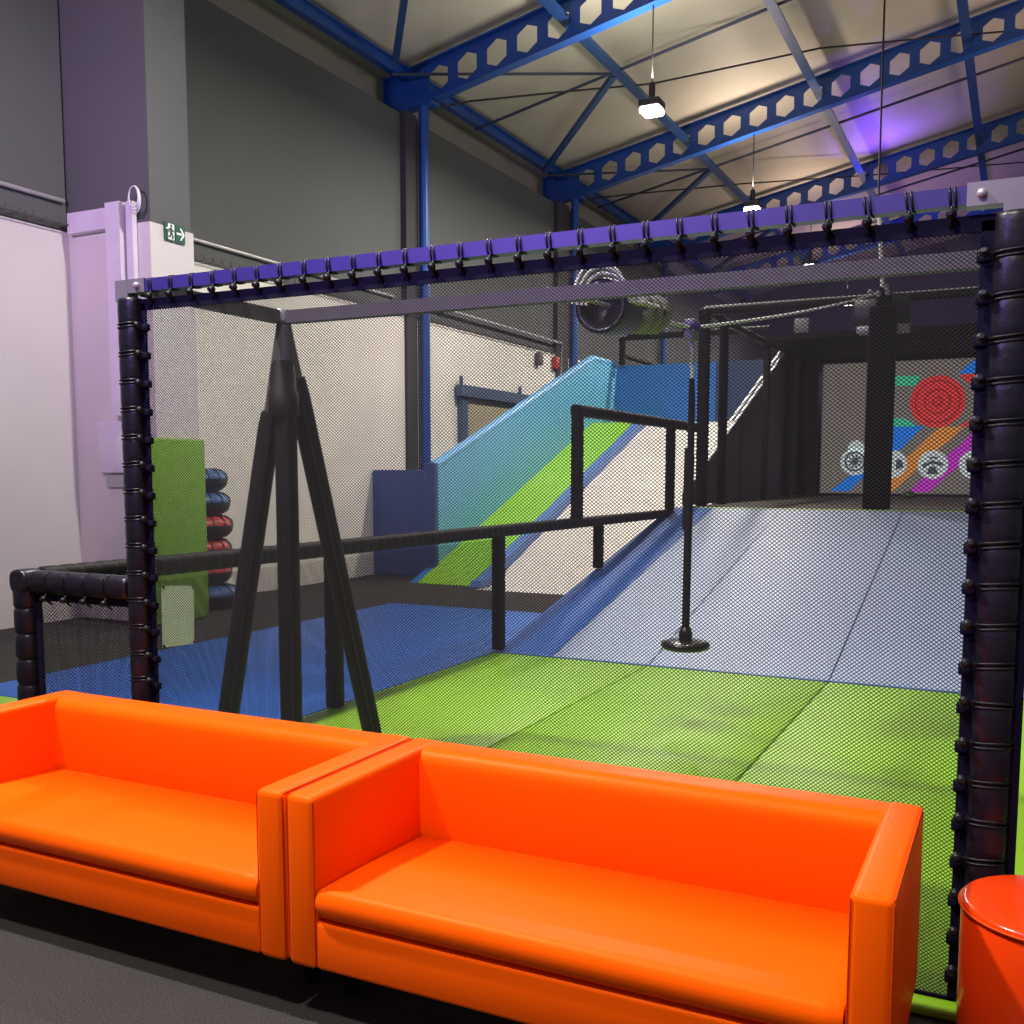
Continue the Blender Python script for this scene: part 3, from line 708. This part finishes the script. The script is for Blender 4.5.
# ------------------------------------------------------------------ zip line
zx = lambda y: -1.91+.02*(y-4.15)
R0 = Vector((zx(4.2),4.2,2.41)); R1 = Vector((zx(6.27),6.27,2.50)); R2 = Vector((-1.61,13.14,3.76))
b = MB(); b.tube([R0, (zx(5.6),5.6,2.47), R1]+sagline(R1, R2, .04)[1:], .011, 8)
tag(b.build('zip_line_rope', M['white_rope'], None, R0), 'pale zip line rope from the rear crossbar up to the black pillar', 'rope')
t = thing('brake_drum', 'black drum with white foam discs threaded on the zip line at the crossbar', 'drum', (zx(4.9),4.9,2.45))
yc, zc_ = 4.80, 2.425
b = MB(); b.lathe([(.02,.36),(.09,.36),(.118,.30),(.134,.13),(.134,.03),(.124,0),(.104,.02),(.095,.10),(1e-4,.12)], 28, (zx(yc),yc,zc_), 'y'); b.build('drum_shell', M['tube_black'], t)
b = MB(); b.tube([(zx(yc)+.127*math.cos(a), yc+.004, zc_+.127*math.sin(a)) for a in [2*PI*i/28 for i in range(28)]], .006, 6, closed=True); b.build('purple_rim', M['strap'], t)
for i in range(3):
    y0 = 5.19+.15*i; b = MB(); r = .118-.005*i
    b.lathe([(.02,0),(r*.85,0),(r,.025),(r,.085),(r*.9,.10),(.02,.10)], 24, (zx(y0),y0,zc_+.035+.012*i), 'y'); d = b.build('foam_disc', M['foam'], t)
    b = MB(); b.ball((zx(y0)+.09,y0-.005,zc_+.05), .02); b.build('bolt', M['black'], d)
b = MB()
for k in range(4):
    x0 = zx(4.7)+.02; w = .128-.011*k; h = .185-.024*k
    pts = [(x0-w, 4.72+.03*k, 2.43)]
    for i in range(13):
        a = PI-PI*i/12; pts.append((x0+(w+(.012*k if a < PI/2 else 0))*math.cos(a), 4.72+.03*k+(.10*(1-a/(PI/2)) if a < PI/2 else 0), 2.44+h*math.sin(a)))
    pts.append((x0+w+.05+.02*k, 4.90+.05*k, 2.44))
    b.tube(pts, .0085, 6)
tag(b.build('rope_loops', M['white_rope'], None, (zx(4.7),4.72,2.4)), 'looped spare white rope hung over the black brake drum', 'rope')
T = R1
t = thing('zip_trolley', 'small metal pulley trolley riding on the zip line above the disc seat', 'pulley', T)
b = MB(); b.rbox((T.x-.035,T.y-.055,T.z-.085), (T.x+.035,T.y+.055,T.z+.05), .012); b.build('side_plates', M['grey_steel'], t)
for dy in (-.035,.035):
    b = MB(); b.lathe([(1e-4,-.042),(.028,-.042),(.028,.042),(1e-4,.042)], 14, (T.x,T.y+dy,T.z), 'x'); b.build('wheel', M['purple_steel'], t)
b = MB(); b.tube([(T.x,T.y,T.z-.08), (T.x+.012,T.y,T.z-.15), (T.x,T.y,T.z-.24)], .014, 8); b.build('carabiner', M['pipe'], t)
t = thing('disc_swing', 'black disc seat hanging on a padded rope above the lime mat', 'swing seat', (-1.868,6.26,.49))
sx, sy = -1.868, 6.26
b = MB(); b.lathe([(1e-4,0),(.13,0),(.15,.01),(.156,.028),(.15,.045),(.12,.055),(.05,.060),(1e-4,.062)], 32, (sx,sy,.485)); b.build('seat', M['black'], t)
b = MB(); b.lathe([(.042,0),(.044,.05),(.036,.075),(.026,.09)], 16, (sx,sy,.54)); b.build('hub', M['black'], t)
b = MB(); b.tube([(sx,sy,.60), (sx+.004,sy,1.2), (sx+.012,sy,1.72)], .0255, 12); b.build('rope_sleeve', M['dull_pad'], t)
b = MB(); b.tube([(sx+.012,sy,1.68), (sx+.012,sy,2.05), (sx+.010,sy,2.19)], [.022,.022,.017], 12); b.build('rope_sleeve', M['dull_pad'], t)
b = MB(); b.bar((sx-.012,sy-.01,1.25), (sx-.006,sy-.01,1.76), .03, .03); b.build('hand_strap', M['dull_pad'], t)
b = MB(); b.tube([(sx+.010,sy,2.17), (sx+.014,sy,2.27)], .012, 8); b.build('rope_end', M['white_rope'], t)

# ------------------------------------------------------------------ wall pad and tube stack on the left
b = MB(); b.rbox((-8.11,7.75,.01), (-8.03,8.615,1.965), .02)
tag(b.build('green_pad', M['green_pad'], None, (-8.07,8.2,0)), 'tall green padded mat standing against the pier', 'padded mat')
tl = [('red and black ride tube, third from the bottom of its stack', 'tube_red')]
names = ['blue topped ride tube at the bottom of the stack', 'red topped ride tube second from the bottom of the stack', 'red topped ride tube third from the bottom, crossed by the rail',
         'red topped ride tube just under the two blue ones', 'blue topped ride tube second from the top of the stack', 'blue topped ride tube on top of the stack']
tm = ['tube_blue','tube_red','tube_red','tube_red','tube_blue','tube_blue']
for i in range(6):
    cx = -8.68+(.08 if i == 0 else 0)+random.uniform(-.03,.03)-(.02 if i > 3 else 0); cy = 9.22
    z0 = .012+i*.274
    t = thing('ride_tube', names[i], 'ride tube', (cx,cy,z0), 'stack of ride tubes')
    R_, r_, h_ = .19, .15, .133
    b = MB(); b.lathe([(R_+r_*math.cos(a), h_+h_*math.sin(a)) for a in [-PI+PI*1.0*j/10+.0 for j in range(0,11)]]+[(R_+r_,h_+.02)], 28, (cx,cy,z0)); b.build('rubber_base', M['tube_black'], t)
    b = MB(); b.lathe([(R_+r_*math.cos(a), h_+.02+(h_-.022)*math.sin(a)) for a in [PI*j/10 for j in range(11)]], 28, (cx,cy,z0)); cv = b.build('cover', M[tm[i]], t)
    b = MB()
    for k in range(14):
        a = 2*PI*k/14
        b.tube([(cx+(R_+(r_+.004)*math.cos(p))*math.cos(a), cy+(R_+(r_+.004)*math.cos(p))*math.sin(a), z0+h_+.02+(h_-.02)*math.sin(p)) for p in (0,.5,1,1.5,2,2.6,3.1)], .011, 5)
    b.build('lacing', M['tube_black'], cv)

# ------------------------------------------------------------------ sofas and ottoman
def sofa(x0, x1, label):
    y0, y1, zt, zb_ = 2.27, 2.99, .684, .175
    t = thing('sofa', label, 'sofa', ((x0+x1)/2,2.63,0), 'orange vinyl sofas')
    aw = .10
    b = MB(); b.rbox((x0+aw-.002,y0+.004,zb_), (x1-aw+.002,y1-.02,.318), .012); b.build('base', M['orange'], t)
    for xa, xb in ((x0,x0+aw), (x1-aw,x1)):
        b = MB(); b.rbox((xa,y0,zb_-.004), (xb,y1,zt), .02, seg=4); a = b.build('armrest', M['orange'], t)
        for xx in (xa+.004, xb-.004):
            c = MB(); c.tube([(xx,y0+.005,zb_+.02), (xx,y0+.003,zt-.012)], .0022, 5); 
            if (xx > xa+.05) == (xa > x0+.2): c.tube([(xx,y0+.012,zt-.005), (xx,y1-.03,zt-.004)], .0020, 5)
            c.build('piping', M['orange_seam'], a)
    # backrest: profile with a softly rounded front edge
    prof = []
    yb0 = y1-.145
    prof += [(yb0+.03,.30), (yb0+.004,.42), (yb0,.60)]
    for i in range(7):
        a = PI/2*i/6; prof.append((yb0+.05-.05*math.cos(a), zt-.052+.05*math.sin(a)))
    for i in range(5):
        a = PI/2*i/4; prof.append((y1-.02+.02*math.sin(a), zt-.022+.02*math.cos(a)))
    prof += [(y1,zb_+.01), (yb0+.03,zb_+.01)]
    b = MB(); b.extrude([(x0+aw-.012,y,z) for y, z in prof], (x1-x0-2*aw+.024,0,0), 0, True); b.build('backrest', M['orange'], t)
    # seat cushion, front edge plump, slightly lower at the back
    bm = MB(); prof = []
    yf = y0-.008
    for i in range(9):
        a = -PI/2+PI*i/8; prof.append((yf+.035-.035*math.cos(a), .372+.046*math.sin(a)))
    prof += [(y0+.25,.412), (yb0+.0,.392), (yb0+.0,.322)]
    n_ = 10; xa, xb = x0+aw+.003, x1-aw-.003; vs = []; P = len(prof)
    xsn = [xa, xa+.012, xa+.05]+[xa+(xb-xa)*k/n_ for k in range(1, n_)]+[xb-.05, xb-.012, xb]
    for k, x in enumerate(xsn):
        e = {0:.80, 1:.95, len(xsn)-1:.80, len(xsn)-2:.95}.get(k, 1)
        for y, z in prof: vs.append((x, y0+(y-y0) if y > y0+.1 else (yf+.035+(y-yf-.035)*e), .366+(z-.366)*e))
    L = len(xsn)
    bm.add(vs, [(i*P+j, i*P+(j+1) % P, (i+1)*P+(j+1) % P, (i+1)*P+j) for i in range(L-1) for j in range(P)], 0, True)
    bm.add(vs[:P], [tuple(range(P))]); bm.add(vs[-P:], [tuple(range(P))])
    bm.build('seat_cushion', M['orange'], t)
    for x in (x0+.07, x1-.07):
        for y in (y0+.22, y1-.09):
            b = MB(); b.lathe([(.024,.0),(.026,.02),(.03,zb_+.004)], 14, (x,y,.002)); b.build('leg', M['black'], t)
    return t
sofa(-1.855, -.198, 'orange vinyl two seat sofa at the front right')
sofa(-3.60, -1.864, 'orange vinyl two seat sofa at the left, cut by the photo edge')
t = thing('ottoman', 'round red orange vinyl stool at the bottom right corner', 'stool', (.125,2.89,0))
b = MB(); b.lathe([(.205,.012),(.215,.03),(.217,.25),(.217,.468),(.213,.475)], 48, (.125,2.89,0)); b.build('body', M['orange_red'], t)
b = MB(); b.lathe([(.217,.471),(.222,.479),(.216,.489),(.205,.493),(.1,.496),(1e-4,.497)], 48, (.125,2.89,0)); b.build('top_cushion', M['orange_red'], t)
b = MB(); b.tube([(.125+.221*math.cos(a),2.89+.221*math.sin(a),.476) for a in [2*PI*i/48 for i in range(48)]], .004, 6, closed=True); b.build('piping', M['orange_seam'], t)

# ------------------------------------------------------------------ light
def area(name, loc, rot, size, power, col=(1,1,1), spread=180):
    l = bpy.data.lights.new(name, 'AREA'); l.energy = power; l.color = col; l.shape = 'DISK'; l.size = size; l.spread = math.radians(spread)
    o = bpy.data.objects.new(name, l); C.objects.link(o); o.location = loc; o.rotation_euler = rot; return o
def look(loc, tgt): return (Vector(tgt)-Vector(loc)).to_track_quat('-Z','Y').to_euler()
warm = (1,.93,.80)
def spot(name, loc, tgt, power, ang, col, r=.12, blend=.5):
    l = bpy.data.lights.new(name, 'SPOT'); l.energy = power; l.color = col; l.spot_size = math.radians(ang); l.spot_blend = blend; l.shadow_soft_size = r
    o = bpy.data.objects.new(name, l); C.objects.link(o); o.location = loc; o.rotation_euler = look(loc, tgt); return o
for i, y in enumerate(YB):
    area('lamp_light', (-5.17,y,6.9), (0,0,0), .3, 470, warm)
    area('ceiling_fill_light', (-5.17,y,7.45), (PI,0,0), .3, (100, 72, 50, 42)[i], (warm, (1,.80,.64), (1,.72,.58), (1,.7,.6))[i])  # fill added above each pendant to brighten the roof lining
for p, e in (((-4.4,7.5,7.0),420),((-1.7,7.2,7.6),0)):
    if e: area('lamp_light', p, (0,0,0), .3, e, (1,.95,.86))
    area('ceiling_fill_light', (p[0],p[1],p[2]+.3), (PI,0,0), .3, 95, warm)  # added upward fill for the roof lining
for p in ((-4.6,1.5,7.3), (-1.2,.5,7.3)): area('ceiling_fill_light', p, (PI,0,0), .3, 70, warm)  # more added fill overhead, no visible fixture
spot('lamp_spot', (-1.7,7.4,7.6), (-1.7,8.6,.2), 950, 58, (1,.95,.88))
spot('lamp_spot', (-4.6,1.5,7.0), (-1.9,3.2,0), 2700, 66, (1,.95,.86))
spot('lamp_spot', (-1.4,-.6,6.6), (-1.6,2.4,.2), 1250, 74, (1,.95,.86), .2)
for p, c in (((1.2,15.1,7.2),(1,.84,.68)), ((1.2,21.5,7.2),(1,.70,.58)), ((1.2,8.7,7.2),warm)):
    area('ceiling_fill_light', p, (PI,0,0), 2.5, 80, c)  # wide unseen fill on the right, added to lift the ceiling
# violet mood lights
area('violet_light', (-6.2,1.2,5.2), look((-6.2,1.2,5.2), (-8.7,8.0,5.0)), .4, 105, (.80,.52,1), 90)
area('violet_light', (-3.2,-1.5,4.4), look((-3.2,-1.5,4.4), (-2,3.2,2.9)), .4, 30, (.30,.14,1), 60)
area('violet_light', (-3.4,27.3,8.3), look((-3.4,27.3,8.3), (-3.2,26.4,9.6)), .2, 42, (.20,.07,1), 120)
area('violet_light', (-1.5,28.5,5.0), look((-1.5,28.5,5), (-5,39,7)), .5, 200, (.4,.15,1), 140)

w = bpy.data.worlds.new('hall_fill'); sc.world = w; w.use_nodes = True
bg = w.node_tree.nodes['Background']; bg.inputs[0].default_value = (.80,.76,.78,1); bg.inputs[1].default_value = .24

# ------------------------------------------------------------------ camera
cd = bpy.data.cameras.new('camera'); cam = bpy.data.objects.new('camera', cd); C.objects.link(cam)
f, yaw, pit, rol = 1020.84, -.46022, .09819, .00144
cd.sensor_width = 36; cd.lens = 36*f/1024; cd.shift_x = 0; cd.shift_y = 62.08/1024
cd.clip_start = .05; cd.clip_end = 200
cy, sy_, cp, sp = math.cos(yaw), math.sin(yaw), math.cos(pit), math.sin(pit)
fw = Vector((sy_*cp, cy*cp, -sp)); r = Vector((cy, -sy_, 0)); u = r.cross(fw)
r2 = r*math.cos(rol)+u*math.sin(rol); u2 = u*math.cos(rol)-r*math.sin(rol)
mm = Matrix((r2, u2, -fw)).transposed().to_4x4(); mm.translation = Vector((0,0,1.6))
cam.matrix_world = mm
sc.camera = cam
sc.view_settings.view_transform = 'Standard'
sc.view_settings.look = 'None'
sc.cycles.max_bounces = 6
